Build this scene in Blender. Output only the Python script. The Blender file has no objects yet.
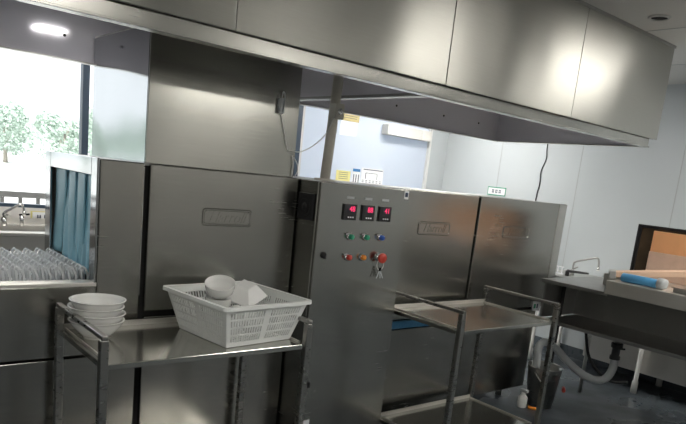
import bpy, bmesh, math, random
from mathutils import Vector, Matrix, Euler, noise
random.seed(7)
SC = bpy.context.scene
COL = SC.collection

# ------------------------------------------------------------------ camera
F_PX, YAW, PITCH, ROLL = 640.7, .70743, .19764, -.1083
EYE = Vector((0, 0, 1.55))
cam_d = bpy.data.cameras.new('camera'); cam = bpy.data.objects.new('camera', cam_d); COL.objects.link(cam)
SC.camera = cam
cam_d.sensor_fit = 'HORIZONTAL'; cam_d.sensor_width = 36.0
cam_d.lens = F_PX / 686 * 36.0
cam_d.shift_y = (303.7 - 212) / 686
cam_d.clip_start = .05; cam_d.clip_end = 300
_f = Vector((math.sin(YAW)*math.cos(PITCH), math.cos(YAW)*math.cos(PITCH), -math.sin(PITCH)))
_r = Vector((math.cos(YAW), -math.sin(YAW), 0)); _d = _f.cross(_r)
_r2 = math.cos(ROLL)*_r + math.sin(ROLL)*_d
_d2 = -math.sin(ROLL)*_r + math.cos(ROLL)*_d
_m = Matrix((_r2, -_d2, -_f)).transposed().to_4x4(); _m.translation = EYE
cam.matrix_world = _m

# ------------------------------------------------------------------ light
W = bpy.data.worlds.new('sky'); SC.world = W; W.use_nodes = True
_bg = W.node_tree.nodes['Background']; _bg.inputs[0].default_value = (.93, .97, 1.0, 1); _bg.inputs[1].default_value = 1.1
sun_d = bpy.data.lights.new('sun', 'SUN'); sun_d.energy = 3.0; sun_d.angle = .02; sun_d.color = (1, .96, .9)
sun = bpy.data.objects.new('sun', sun_d); COL.objects.link(sun)
sun.rotation_euler = Euler((math.radians(42), 0, math.radians(-30)))     # high sun from behind the building
LAMP = 15.0            # radiance of the ceiling panels
SC.view_settings.view_transform = 'Standard'; SC.view_settings.look = 'None'
SC.view_settings.gamma = 1; SC.view_settings.use_curve_mapping = False
SC.view_settings.exposure = .95

# ------------------------------------------------------------------ materials
def new_mat(name):
    m = bpy.data.materials.new(name); m.use_nodes = True
    nt = m.node_tree; return m, nt, nt.nodes['Principled BSDF']
def plain(name, col, rough=.5, metal=0, spec=.5, emit=None, var=0, bump=0, bscale=40, coat=0):
    m, nt, b = new_mat(name)
    b.inputs['Base Color'].default_value = (*col, 1); b.inputs['Roughness'].default_value = rough
    b.inputs['Metallic'].default_value = metal; b.inputs['Specular IOR Level'].default_value = spec
    b.inputs['Coat Weight'].default_value = coat
    if emit: b.inputs['Emission Color'].default_value = (*emit[0], 1); b.inputs['Emission Strength'].default_value = emit[1]
    if var or bump:
        tc = nt.nodes.new('ShaderNodeTexCoord'); n = nt.nodes.new('ShaderNodeTexNoise')
        n.inputs['Scale'].default_value = bscale; n.inputs['Detail'].default_value = 4
        nt.links.new(tc.outputs['Object'], n.inputs['Vector'])
        if var:
            mx = nt.nodes.new('ShaderNodeMix'); mx.data_type = 'RGBA'
            mx.inputs[6].default_value = (*[c*(1-var) for c in col], 1); mx.inputs[7].default_value = (*[min(1, c*(1+var)) for c in col], 1)
            nt.links.new(n.outputs['Fac'], mx.inputs[0]); nt.links.new(mx.outputs[2], b.inputs['Base Color'])
        if bump:
            bp = nt.nodes.new('ShaderNodeBump'); bp.inputs['Strength'].default_value = bump; bp.inputs['Distance'].default_value = .01
            nt.links.new(n.outputs['Fac'], bp.inputs['Height']); nt.links.new(bp.outputs[0], b.inputs['Normal'])
    return m
def steel(name, col=(.56, .555, .53), r0=.2, r1=.34, grain=(1, 1, 60), wave=.02, aniso=.0, smear=.12):
    """brushed sheet steel: fine grain lines, greasy cloud-like smears, faint sheet buckling"""
    m, nt, b = new_mat(name); L = nt.links; N = nt.nodes
    b.inputs['Metallic'].default_value = 1
    b.inputs['Anisotropic'].default_value = aniso
    if aniso:
        tg = N.new('ShaderNodeTangent'); tg.direction_type = 'RADIAL'; tg.axis = 'Z'; L.new(tg.outputs[0], b.inputs['Tangent'])
    tc = N.new('ShaderNodeTexCoord')
    mp = N.new('ShaderNodeMapping'); mp.inputs['Scale'].default_value = grain; L.new(tc.outputs['Object'], mp.inputs[0])
    g = N.new('ShaderNodeTexNoise'); g.inputs['Scale'].default_value = 6; g.inputs['Detail'].default_value = 5; L.new(mp.outputs[0], g.inputs['Vector'])
    s = N.new('ShaderNodeTexNoise'); s.inputs['Scale'].default_value = 2.3; s.inputs['Detail'].default_value = 6; s.inputs['Roughness'].default_value = .65
    L.new(tc.outputs['Object'], s.inputs['Vector'])
    mx = N.new('ShaderNodeMix'); mx.data_type = 'RGBA'
    mx.inputs[6].default_value = (*[c*(1-smear) for c in col], 1); mx.inputs[7].default_value = (*[c*(1+smear) for c in col], 1)
    ad = N.new('ShaderNodeMath'); ad.operation = 'MULTIPLY_ADD'; ad.inputs[1].default_value = .45
    L.new(g.outputs['Fac'], ad.inputs[0])
    hs = N.new('ShaderNodeMath'); hs.operation = 'MULTIPLY'; hs.inputs[1].default_value = .55; L.new(s.outputs['Fac'], hs.inputs[0]); L.new(hs.outputs[0], ad.inputs[2])
    L.new(ad.outputs[0], mx.inputs[0]); L.new(mx.outputs[2], b.inputs['Base Color'])
    rr = N.new('ShaderNodeMapRange'); rr.inputs[1].default_value = .3; rr.inputs[2].default_value = .7; rr.inputs[3].default_value = r0; rr.inputs[4].default_value = r1
    L.new(ad.outputs[0], rr.inputs[0]); L.new(rr.outputs[0], b.inputs['Roughness'])
    bp = N.new('ShaderNodeBump'); bp.inputs['Strength'].default_value = .1; bp.inputs['Distance'].default_value = .0003
    L.new(g.outputs['Fac'], bp.inputs['Height'])
    w = N.new('ShaderNodeTexNoise'); w.inputs['Scale'].default_value = 1.1; w.inputs['Detail'].default_value = 1; L.new(tc.outputs['Object'], w.inputs['Vector'])
    b2 = N.new('ShaderNodeBump'); b2.inputs['Strength'].default_value = 1; b2.inputs['Distance'].default_value = wave
    L.new(w.outputs['Fac'], b2.inputs['Height']); L.new(bp.outputs[0], b2.inputs['Normal']); L.new(b2.outputs[0], b.inputs['Normal'])
    return m
M = {}
M['steel'] = steel('brushed_steel', grain=(1, 1, 40), r0=.24, r1=.38)
M['hood'] = steel('hood_steel', col=(.37, .365, .335), grain=(1, 1, 30), aniso=.75, r0=.28, r1=.36, wave=.03)
M['hood'].node_tree.nodes['Principled BSDF'].inputs['Anisotropic Rotation'].default_value = .25      # sheets brushed the other way
M['panel'] = steel('machine_panel_steel', col=(.38, .375, .35), grain=(1, 1, 30), r0=.19, r1=.29, wave=.02, smear=.2)
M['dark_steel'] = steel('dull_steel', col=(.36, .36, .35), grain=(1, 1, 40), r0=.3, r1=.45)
M['shelf'] = steel('shelf_steel', col=(.5, .495, .46), grain=(40, 1, 1), r0=.13, r1=.22, wave=.006)
M['cart'] = steel('cart_steel', col=(.36, .355, .335), grain=(4, 4, 12), r0=.24, r1=.34, smear=.06)
M['duct'] = steel('duct_steel', col=(.50, .495, .46), grain=(1, 1, 30), aniso=.5, r0=.18, r1=.28, wave=.035, smear=.15)
M['polish'] = steel('polished_steel', col=(.42, .43, .44), grain=(1, 40, 1), r0=.07, r1=.12, wave=.02, smear=.05)
M['inner'] = steel('hood_inner_steel', col=(.86, .84, .92), grain=(1, 1, 30), r0=.09, r1=.14, wave=.004, smear=.06)
M['inner'].node_tree.nodes['Principled BSDF'].inputs['Metallic'].default_value = .12
M['lit_steel'] = steel('rough_lit_steel', col=(.74, .72, .68), grain=(1, 1, 40), r0=.4, r1=.5)  # pale base stands in for light reflected off ledge, sinks and bench
M['chrome'] = plain('chrome', (.8, .8, .8), .08, 1)
M['black'] = plain('black_plastic', (.015, .015, .017), .35)
M['rubber'] = plain('black_rubber', (.02, .02, .02), .6)
M['gap'] = plain('dark_gap', (.012, .012, .012), .8)
M['white_wall'] = plain('white_painted_wall', (.72, .73, .72), .5, var=.03, bscale=3)
M['grey_wall'] = plain('grey_tiled_wall', (.34, .34, .33), .4, var=.05, bscale=3)
M['gloss_wall'] = plain('glossy_wall_panel', (.56, .60, .62), .13, var=.03, bscale=2, spec=.5)
M['seam'] = plain('grey_joint', (.42, .44, .45), .6)
M['ceil'] = plain('ceiling_panel', (.62, .62, .6), .6, var=.03, bscale=2)
M['frame'] = plain('blue_grey_window_frame', (.05, .075, .11), .4)
M['sill'] = plain('grey_tile', (.74, .72, .69), .35, var=.12, bscale=14)
M['strip'] = plain('blue_pvc_strip', (.34, .68, .84), .42, spec=.6, var=.2, bscale=6)
M['tine'] = plain('grey_plastic_tine', (.72, .74, .76), .3)
M['porcelain'] = plain('white_melamine', (.82, .82, .8), .16, coat=.3)
M['basket'] = plain('white_basket_plastic', (.80, .82, .80), .38)
M['pole'] = plain('beige_painted_pole', (.68, .65, .58), .45, var=.1, bscale=20)
M['cable_w'] = plain('white_cable', (.62, .62, .6), .5)
M['paper'] = plain('white_paper', (.85, .86, .88), .7)
M['ink'] = plain('dark_ink', (.05, .07, .12), .7)
M['yellow'] = plain('pale_yellow_paper', (.75, .7, .3), .7)
M['tan'] = plain('tan_plate', (.5, .42, .2), .6)
M['blue_ink'] = plain('blue_print', (.05, .2, .45), .6)
M['green'] = plain('green_button', (.02, .3, .16), .3)
M['blue'] = plain('blue_button', (.02, .1, .45), .3)
M['red'] = plain('red_button', (.55, .05, .03), .35)
M['amber'] = plain('amber_button', (.75, .25, .02), .35)
M['led'] = plain('red_led_digits', (.3, 0, .03), .5, emit=((1, .04, .16), .7))
M['led_off'] = plain('smoked_display', (.05, .05, .06), .2)
M['card'] = plain('cardboard', (.85, .43, .2), .7, var=.08, bscale=8)
M['film'] = plain('plastic_wrapped_cardboard', (.70, .50, .39), .22, var=.15, bscale=12, bump=.5)
M['tanbox'] = plain('pale_cardboard', (.66, .45, .32), .6, var=.1, bscale=6)
M['bluebox'] = plain('blue_plastic', (.08, .3, .55), .35, var=.1, bscale=10)
M['hose'] = plain('grey_hose', (.4, .42, .43), .3, bump=.2, bscale=60)
M['bark'] = plain('bark', (.35, .32, .28), .9)
M['leaf'] = plain('hazed_leaves', (.44, .54, .47), .6, var=.3, bscale=.5)  # outdoor haze put into the pale leaf colour
M['terrace'] = plain('pale_concrete', (.72, .72, .70), .8, var=.05, bscale=1)
M['rail'] = plain('grey_painted_railing', (.22, .21, .2), .5)
M['lamp'] = plain('lit_diffuser', (.9, .9, .9), .5, emit=((1, .965, .9), LAMP))
M['hoodlamp'] = plain('lit_hood_lamp', (.9, .9, .9), .5, emit=((1, .98, .95), 22.0))
# floor: dark grey-blue, damp
def floor_mat():
    m, nt, b = new_mat('damp_dark_floor'); N = nt.nodes; L = nt.links
    tc = N.new('ShaderNodeTexCoord'); n = N.new('ShaderNodeTexNoise'); n.inputs['Scale'].default_value = 1.3; n.inputs['Detail'].default_value = 7
    L.new(tc.outputs['Object'], n.inputs['Vector'])
    cr = N.new('ShaderNodeValToRGB'); cr.color_ramp.elements[0].position = .35; cr.color_ramp.elements[1].position = .7
    cr.color_ramp.elements[0].color = (.035, .043, .052, 1); cr.color_ramp.elements[1].color = (.10, .118, .132, 1)
    L.new(n.outputs['Fac'], cr.inputs[0]); L.new(cr.outputs[0], b.inputs['Base Color'])
    mr = N.new('ShaderNodeMapRange'); mr.inputs[1].default_value = .4; mr.inputs[2].default_value = .6; mr.inputs[3].default_value = .45; mr.inputs[4].default_value = .2
    L.new(n.outputs['Fac'], mr.inputs[0]); L.new(mr.outputs[0], b.inputs['Roughness'])
    return m
M['floor'] = floor_mat()
def glass_mat(name, tint, frost=0):
    m = bpy.data.materials.new(name); m.use_nodes = True; nt = m.node_tree; N = nt.nodes; L = nt.links
    N.remove(N['Principled BSDF']); out = N['Material Output']
    mix = N.new('ShaderNodeMixShader'); gl = N.new('ShaderNodeBsdfGlossy'); gl.inputs['Roughness'].default_value = .03 if not frost else .2
    fr = N.new('ShaderNodeFresnel'); fr.inputs[0].default_value = 1.5
    if frost:
        a = N.new('ShaderNodeBsdfTranslucent'); a.inputs[0].default_value = (*tint, 1)
        d = N.new('ShaderNodeBsdfDiffuse'); d.inputs[0].default_value = (*tint, 1)
        mm = N.new('ShaderNodeMixShader'); mm.inputs[0].default_value = frost; L.new(d.outputs[0], mm.inputs[1]); L.new(a.outputs[0], mm.inputs[2]); src = mm
    else:
        src = N.new('ShaderNodeBsdfTransparent'); src.inputs[0].default_value = (*tint, 1)
    L.new(fr.outputs[0], mix.inputs[0]); L.new(src.outputs[0], mix.inputs[1]); L.new(gl.outputs[0], mix.inputs[2]); L.new(mix.outputs[0], out.inputs[0])
    return m
M['glass'] = glass_mat('window_glass', (.97, .98, .98))
M['frost'] = glass_mat('frosted_film_glass', (.82, .88, .97), frost=.58)

# ------------------------------------------------------------------ mesh helpers
def BM(): return bmesh.new()
def box(bm, x0, x1, y0, y1, z0, z1):
    vs = [bm.verts.new((x, y, z)) for x in (x0, x1) for y in (y0, y1) for z in (z0, z1)]
    for f in ((0,1,3,2),(4,6,7,5),(0,4,5,1),(2,3,7,6),(0,2,6,4),(1,5,7,3)): bm.faces.new([vs[i] for i in f])
    return vs
def bar(bm, a, b, w, h, up=(0, 0, 1)):
    a, b = Vector(a), Vector(b); d = (b-a).normalized(); u = Vector(up)
    s = d.cross(u).normalized(); u = s.cross(d)
    vs = [bm.verts.new(p + s*i*w/2 + u*j*h/2) for p in (a, b) for i, j in ((-1,-1),(1,-1),(1,1),(-1,1))]
    for f in ((0,1,2,3),(7,6,5,4),(0,4,5,1),(1,5,6,2),(2,6,7,3),(3,7,4,0)): bm.faces.new([vs[i] for i in f])
def smooth_pts(pts, n=6):
    pts = [Vector(p) for p in pts]; out = []
    for i in range(len(pts)-1):
        p0 = pts[max(i-1, 0)]; p1 = pts[i]; p2 = pts[i+1]; p3 = pts[min(i+2, len(pts)-1)]
        for k in range(n):
            t = k/n
            out.append(.5*((2*p1)+(p2-p0)*t+(2*p0-5*p1+4*p2-p3)*t*t+(3*p1-p0-3*p2+p3)*t**3))
    out.append(pts[-1]); return out
def tube(bm, pts, r, seg=10, caps=True, rings=None):
    pts = [Vector(p) for p in pts]; prev = None; n0 = None
    for i, p in enumerate(pts):
        d = (pts[min(i+1, len(pts)-1)]-pts[max(i-1, 0)]).normalized()
        if n0 is None: n0 = d.orthogonal().normalized()
        n0 = (n0 - d*n0.dot(d)).normalized(); b = d.cross(n0)
        rr = (r[i] if isinstance(r, (list, tuple)) else r)*(rings(i) if rings else 1)
        ring = [bm.verts.new(p + rr*(math.cos(2*math.pi*k/seg)*n0 + math.sin(2*math.pi*k/seg)*b)) for k in range(seg)]
        if prev:
            for k in range(seg): f = bm.faces.new((prev[k], prev[(k+1)%seg], ring[(k+1)%seg], ring[k])); f.smooth = True
        elif caps: bm.faces.new(ring[::-1])
        prev = ring
    if caps: bm.faces.new(prev)
def lathe(bm, prof, c=(0, 0, 0), seg=36, axis='z'):
    """prof: list of (radius, height); closed end where radius is 0"""
    c = Vector(c); prev = None
    def P(r, h, a):
        x, y = r*math.cos(a), r*math.sin(a)
        return c + (Vector((x, y, h)) if axis == 'z' else Vector((x, -h, y)) if axis == 'y' else Vector((h, x, y)))
    for r, h in prof:
        ring = [bm.verts.new(P(0, h, 0))] if r < 1e-6 else [bm.verts.new(P(r, h, 2*math.pi*k/seg)) for k in range(seg)]
        if prev:
            for k in range(seg):
                a, b = prev[k % len(prev)], prev[(k+1) % len(prev)]; d, e = ring[k % len(ring)], ring[(k+1) % len(ring)]
                vs = [a, b, e, d]; vs = [v for i, v in enumerate(vs) if v not in vs[:i]]
                if len(vs) > 2:
                    try: f = bm.faces.new(vs); f.smooth = True
                    except ValueError: pass
        prev = ring
def root_of(o):
    while o.parent: o = o.parent
    return o
def obj(name, bm, mat, parent=None, bevel=0, local=False, label=None, solid=0):
    """one mesh object; world-space vertices are moved into the thing's own space"""
    if parent is not None and not local:
        off = root_of(parent).location
        for v in bm.verts: v.co -= off
    bmesh.ops.recalc_face_normals(bm, faces=bm.faces)
    me = bpy.data.meshes.new(name); bm.to_mesh(me); bm.free()
    o = bpy.data.objects.new(name, me); COL.objects.link(o)
    me.materials.append(M[mat])
    if parent is not None: o.parent = parent
    if solid:
        s = o.modifiers.new('s', 'SOLIDIFY'); s.thickness = solid; s.offset = 0
    if bevel:
        b = o.modifiers.new('b', 'BEVEL'); b.width = bevel; b.segments = 2; b.limit_method = 'ANGLE'; b.angle_limit = .7
    if label: o['label'] = label
    return o
def thing(name, label, cat, loc, rz=0, group=None):
    o = bpy.data.objects.new(name, None); COL.objects.link(o); o.empty_display_size = .05
    o.location = loc; o.rotation_euler = (0, 0, rz); o['label'] = label; o['category'] = cat
    if group: o['group'] = group
    return o
def tag(o, label, cat, group=None):
    o['label'] = label; o['category'] = cat
    if group: o['group'] = group
    return o
def struct(name, bm, mat, parent=None, bevel=0):
    o = obj(name, bm, mat, parent, bevel)
    if parent is None: o['kind'] = 'structure'
    return o
def B(*args):
    bm = BM(); box(bm, *args); return bm
def copy_tree(o, parent=None, loc=None, rot=None, label=None):
    c = o.copy(); COL.objects.link(c); c.parent = parent
    if loc is not None: c.location = loc
    if rot is not None: c.rotation_euler = rot
    if label: c['label'] = label
    for ch in [x for x in list(o.children)]: copy_tree(ch, c)
    return c
def text(name, s, mat, parent, loc, size, normal='-y', shear=0, ext=.001, sx=1):
    cu = bpy.data.curves.new(name, 'FONT'); cu.body = s; cu.size = size; cu.shear = shear; cu.extrude = ext
    cu.align_x = 'CENTER'; cu.align_y = 'CENTER'
    o = bpy.data.objects.new(name, cu); COL.objects.link(o); cu.materials.append(M[mat])
    me = bpy.data.meshes.new_from_object(o.evaluated_get(bpy.context.evaluated_depsgraph_get())); me.materials.clear(); me.materials.append(M[mat])
    bpy.data.objects.remove(o); bpy.data.curves.remove(cu); o = bpy.data.objects.new(name, me); COL.objects.link(o)
    o.parent = parent; o.location = Vector(loc) - root_of(parent).location
    o.rotation_euler = {'-y': (math.pi/2, 0, 0), '-x': (math.pi/2, 0, -math.pi/2)}[normal]
    o.scale = (sx, 1, 1)
    return o

ZF = -.30; ZC = 2.83; XR = 7.0; YB = 6.3; XL = -3.2; YF = -2.7
# ------------------------------------------------------------------ room shell
struct('floor', B(XL-.2, XR+.2, YF-.2, YB+.2, ZF-.1, ZF), 'floor')
struct('ceiling', B(XL-.2, XR+.2, YF-.2, YB+.2, ZC, ZC+.15), 'ceil')
bm = BM(); box(bm, XR, XR+.15, YF-.2, YB+.2, ZF, ZC); struct('wall_right', bm, 'gloss_wall')
struct('wall_left', B(XL-.15, XL, YF-.2, YB+.2, ZF, ZC), 'grey_wall')
struct('wall_front', B(XL, XR, YF-.2, YF, ZF, ZC), 'grey_wall')
SILL = .955; HEAD = 2.62; WX1 = 6.66
bm = BM()
box(bm, XL, XR, YB, YB+.18, ZF, SILL); box(bm, XL, XR, YB, YB+.18, HEAD, ZC)
box(bm, XL, -2.6, YB, YB+.18, SILL, HEAD)
struct('wall_back', bm, 'sill')
struct('trim_20', B(WX1, XR, YB, YB+.18, SILL, HEAD), 'gloss_wall')
for i, y in enumerate((5.35, 4.2, 3.05, 1.9, .75, -.4)):
    struct('trim_%d' % (i+1), B(XR-.002, XR+.01, y-.004, y+.004, ZF, ZC), 'seam')
struct('baseboard_right', B(XR-.012, XR, YF, YB, ZF, -.17), 'floor')
# ceiling grid joints seen beside the hood
for i, (a, b, c, d) in enumerate(((4.86, 4.868, YF, YB), (6.06, 6.068, YF, YB), (3.66, 3.668, YF, YB), (XL, XR, 1.4, 1.408), (XL, XR, .2, .208))):
    struct('trim_%d' % (i+7), B(a, b, c, d, ZC-.003, ZC+.01), 'seam')
# window 1: clear panes left of the frosted pane
w1 = bpy.data.objects.new('window_1', None); COL.objects.link(w1); w1['kind'] = 'structure'; w1.location = (.9, YB+.05, SILL)
bm = BM()
for x in (-2.6, -.3, 2.0): box(bm, x, x+.06, YB+.02, YB+.1, SILL, HEAD)
box(bm, 4.40, 4.47, YB+.0, YB+.1, SILL, HEAD)
box(bm, -2.54, 4.4, YB+.02, YB+.1, SILL, SILL+.03); box(bm, -2.54, 4.4, YB+.02, YB+.1, HEAD-.05, HEAD)
obj('window_frame', bm, 'frame', w1)
obj('window_pane', B(-2.5, 4.4, YB+.055, YB+.06, SILL+.03, HEAD-.05), 'glass', w1)
w2 = bpy.data.objects.new('window_2', None); COL.objects.link(w2); w2['kind'] = 'structure'; w2.location = (5.5, YB+.05, SILL)
obj('window_pane', B(4.5, 6.62, YB+.03, YB+.04, SILL+.03, HEAD-.04), 'frost', w2)
bm = BM(); box(bm, 6.62, 6.66, YB-.01, YB+.08, SILL, HEAD); box(bm, 4.47, 4.5, YB+.0, YB+.08, SILL, HEAD)
box(bm, 4.5, 6.62, YB+.01, YB+.07, SILL, SILL+.03); box(bm, 4.5, 6.62, YB+.01, YB+.07, HEAD-.04, HEAD)
obj('window_frame', bm, 'white_wall', w2)

# ceiling lamps: pair by the hood read off its reflections, others added for light
def ceiling_light(x, y, lx, ly, label):
    t = thing('ceiling_light', label, 'ceiling light', (x, y, ZC), 0, 'flat panel lights in the kitchen ceiling')
    bm = BM()
    for a in ((x-lx/2-.02, x+lx/2+.02, y-ly/2-.02, y-ly/2), (x-lx/2-.02, x+lx/2+.02, y+ly/2, y+ly/2+.02), (x-lx/2-.02, x-lx/2, y-ly/2, y+ly/2), (x+lx/2, x+lx/2+.02, y-ly/2, y+ly/2)):
        box(bm, *a, ZC-.015, ZC-.001)
    obj('lamp_frame', bm, 'white_wall', t)
    obj('diffuser', B(x-lx/2, x+lx/2, y-ly/2, y+ly/2, ZC-.01, ZC-.002), 'lamp', t)
for x, y, lx, ly, s in ((4.5, .75, .6, .6, 'square lit ceiling panel in front of the hood middle'), (5.75, 1.55, 1.1, .3, 'long lit ceiling panel beyond the right hood end'),
                        (1.2, -.6, 1.2, .6, 'wide unseen ceiling panel added for fill behind the left trolley'), (5.6, 5.2, 1.2, .6, 'wide unseen ceiling panel added to brighten the frosted window end'),
                        (-1.6, .9, .6, .6, 'square unseen ceiling panel added for fill at the left side of the room'), (4.6, -1.8, 1.2, .6, 'wide unseen ceiling panel added for fill at the front of the room'), (1.4, 5.3, 1.2, .3, 'long unseen ceiling panel added to brighten the window sink')):
    ceiling_light(x, y, lx, ly, s)
t = thing('ceiling_speaker', 'small round vent with a dark slot in the ceiling, right of the hood', 'vent', (4.545, 2.33, ZC))
bm = BM(); lathe(bm, [(.075, 0), (.075, -.008), (.06, -.012), (.056, -.004)], (4.545, 2.33, ZC-.001), 28); obj('rim', bm, 'ceil', t)
bm = BM(); lathe(bm, [(.055, -.004), (.05, -.003), (0, -.003)], (4.545, 2.33, ZC-.001), 28); obj('dark_slot', bm, 'gap', t)

# ------------------------------------------------------------------ outdoors
o = struct('ground_outside', B(-60, 70, YB+.2, 90, ZF-.3, ZF-.02), 'terrace')
t = thing('railing', 'grey terrace railing with square bars outside the window', 'railing', (1, 7.6, ZF))
bm = BM(); box(bm, -5, 6, 7.58, 7.65, .94, 1.0); obj('top_rail', bm, 'rail', t)
bm = BM(); box(bm, -5, 6, 7.59, 7.64, -.05, 0); obj('bottom_rail', bm, 'rail', t)
first = None
x = -1.6
while x < 3.4:
    if first is None: first = obj('baluster', B(x-.018, x+.018, 7.6, 7.63, 0, .94), 'rail', t); x0 = x
    else:
        c = first.copy(); COL.objects.link(c); c.parent = t; c.location = (x-x0, 0, 0)
    x += .178
def make_tree(seed):
    rnd = random.Random(seed)
    t = thing('tree', '', 'tree', (0, 0, 0), 0, 'hazy trees beyond the window')
    bm = BM(); tube(bm, [(0, 0, 0), (.1, 0, 1.2), (0, .1, 2.4)], [.16, .12, .07], 8)
    for k in range(5):
        a = rnd.uniform(0, 6.28); tube(bm, [(0, 0, 1.1+.2*k), (.6*math.cos(a), .6*math.sin(a), 1.9+.25*k)], [.07, .03], 6)
    obj('trunk', bm, 'bark', t, local=True)
    bm = BM()
    blobs = [(rnd.uniform(-1.6, 1.6), rnd.uniform(-1.2, 1.2), rnd.uniform(1.3, 3.6), rnd.uniform(.6, 1.1)) for _ in range(12)]
    for bx, by, bz, br in blobs:
        for _ in range(150):
            v = Vector((rnd.gauss(0, 1), rnd.gauss(0, 1), rnd.gauss(0, 1))).normalized()*br*rnd.uniform(.7, 1)
            c = Vector((bx, by, bz))+v; n = Vector((rnd.gauss(0, 1), rnd.gauss(0, 1), rnd.gauss(0, 1))).normalized(); u = n.orthogonal().normalized(); w = n.cross(u); s = rnd.uniform(.09, .17)
            bm.faces.new([bm.verts.new(c+u*s), bm.verts.new(c+w*s*.6), bm.verts.new(c-u*s), bm.verts.new(c-w*s*.6)])
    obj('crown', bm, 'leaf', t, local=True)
    return t
protos = [make_tree(3), make_tree(11)]
rows = [(5.9, 29.5), (8.4, 28.5), (10.9, 29.5), (3.4, 28.8), (.8, 29.6), (-2, 28.7), (-5, 29.4), (-8, 28.6), (-11, 29.4), (7.2, 33.5), (9.9, 34.5), (12.8, 34)]
lab = ['hazy green tree at the left edge of the window view, front row', 'low bright tree in the middle of the window view, front row', 'front row tree next to the dark window mullion',
       'hazy tree just left of the framed view, nearest of those mirrored in the duct'] + ['pale hazy tree of the row mirrored in the steel duct side']*5 + \
      ['tree of the back row showing above the two front ones at left', 'back row tree showing above the front row beside the mullion', 'back row tree half hidden behind the window mullion']
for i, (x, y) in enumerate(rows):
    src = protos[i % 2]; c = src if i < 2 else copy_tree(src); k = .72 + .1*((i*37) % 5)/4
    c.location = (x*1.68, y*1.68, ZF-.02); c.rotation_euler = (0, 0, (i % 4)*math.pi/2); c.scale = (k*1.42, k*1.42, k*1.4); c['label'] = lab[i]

# ------------------------------------------------------------------ sink by the window
t = thing('window_sink', 'long steel sink under the window behind the conveyor', 'sink', (1.2, 5.58, ZF))
bm = BM()
SY0, SY1, SZ = 5.58, 6.26, .82
box(bm, -.6, 3.2, SY0, SY0+.12, SZ-.03, SZ); box(bm, -.6, 3.2, SY1-.14, SY1, SZ-.03, SZ)
for a, b in ((-.6, -.4), (.5, .65), (1.75, 1.95), (3.0, 3.2)): box(bm, a, b, SY0+.12, SY1-.14, SZ-.03, SZ)
obj('counter', bm, 'lit_steel', t, .004)
for a, b in ((-.4, .5), (.65, 1.75), (1.95, 3.0)):
    bm = BM(); vs = box(bm, a, b, SY0+.12, SY1-.14, SZ-.3, SZ-.01)
    bmesh.ops.delete(bm, geom=[f for f in bm.faces if f.calc_center_median().z > SZ-.05], context='FACES_ONLY'); obj('basin', bm, 'lit_steel', t, solid=.004)
obj('front_apron', B(-.6, 3.2, SY0+.01, SY0+.02, .3, SZ-.03), 'lit_steel', t)
bm = BM(); box(bm, -.6, 3.2, SY1-.02, SY1, SZ, SZ+.05); obj('splashback', bm, 'lit_steel', t)
for lx in (-.5, 1.1, 3.1):
    for ly in (SY0+.08, SY1-.08): bm = BM(); tube(bm, [(lx, ly, ZF), (lx, ly, SZ-.03)], .02); obj('leg', bm, 'lit_steel', t)
# handwriting on the apron
bm = BM(); xx = 1.02; rnd = random.Random(5)
for k in range(13):
    if k in (2, 7): xx += .025; continue
    pts = [(xx+rnd.uniform(-.008, .012), SY0+.008, .675+rnd.uniform(-.014, .014)) for _ in range(4)]; tube(bm, pts, .0022, 4); xx += .021
obj('pen_marks', bm, 'ink', t, label='dark handwriting scribbled on the apron')
def faucet(loc, label, arm, mat='chrome'):
    x, y, z = loc; t = thing('faucet', label, 'faucet', loc)
    bm = BM(); tube(bm, [(x, y, z), (x, y, z+.07)], [.028, .02], 14); obj('base', bm, mat, t)
    bm = BM(); pts = smooth_pts([(x, y, z+.05)] + [(x+a, y+b, z+c) for a, b, c in arm], 5); tube(bm, pts, .011, 10); obj('spout', bm, mat, t)
    e = arm[-1]; bm = BM(); tube(bm, [(x+e[0], y+e[1], z+e[2]+.01), (x+e[0], y+e[1], z+e[2]-.03)], [.014, .016], 10); obj('nozzle', bm, 'chrome', t)
    bm = BM(); tube(bm, [(x, y, z+.07), (x+.02, y-.05, z+.1)], [.012, .007], 8); obj('handle', bm, mat, t)
    return t
faucet((1.29, 6.06, SZ), 'chrome faucet with a raised spout on the sink by the window', [(0, 0, .1), (.05, -.01, .14), (.12, -.02, .185), (.145, -.02, .17), (.155, -.02, .12)])
t = thing('tap', 'short chrome tap beside the faucet, nearer the blue curtain', 'tap', (1.43, 6.06, SZ))
bm = BM(); tube(bm, [(1.43, 6.06, SZ), (1.43, 6.06, SZ+.085)], .017, 12); obj('body', bm, 'chrome', t)
bm = BM(); bar(bm, (1.41, 6.06, SZ+.095), (1.49, 6.04, SZ+.105), .02, .014); obj('handle', bm, 'chrome', t)
t = thing('wall_label', 'white label with yellow edge on the wall below the window', 'sign', (1.65, YB-.004, .81))
obj('plate', B(1.56, 1.76, YB-.006, YB-.001, .82, .93), 'yellow', t); obj('face', B(1.575, 1.75, YB-.009, YB-.005, .828, .922), 'paper', t)
for gx in (1.63, 1.69):
    bm = BM()
    for dx, dz, w, h in ((0, .012, .034, .006), (0, -.002, .034, .006), (0, -.018, .034, .006), (-.012, 0, .006, .045), (.012, 0, .006, .045)): box(bm, gx+dx-w/2, gx+dx+w/2, YB-.011, YB-.008, .875+dz-h/2, .875+dz+h/2)
    obj('character', bm, 'ink', t)

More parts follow.
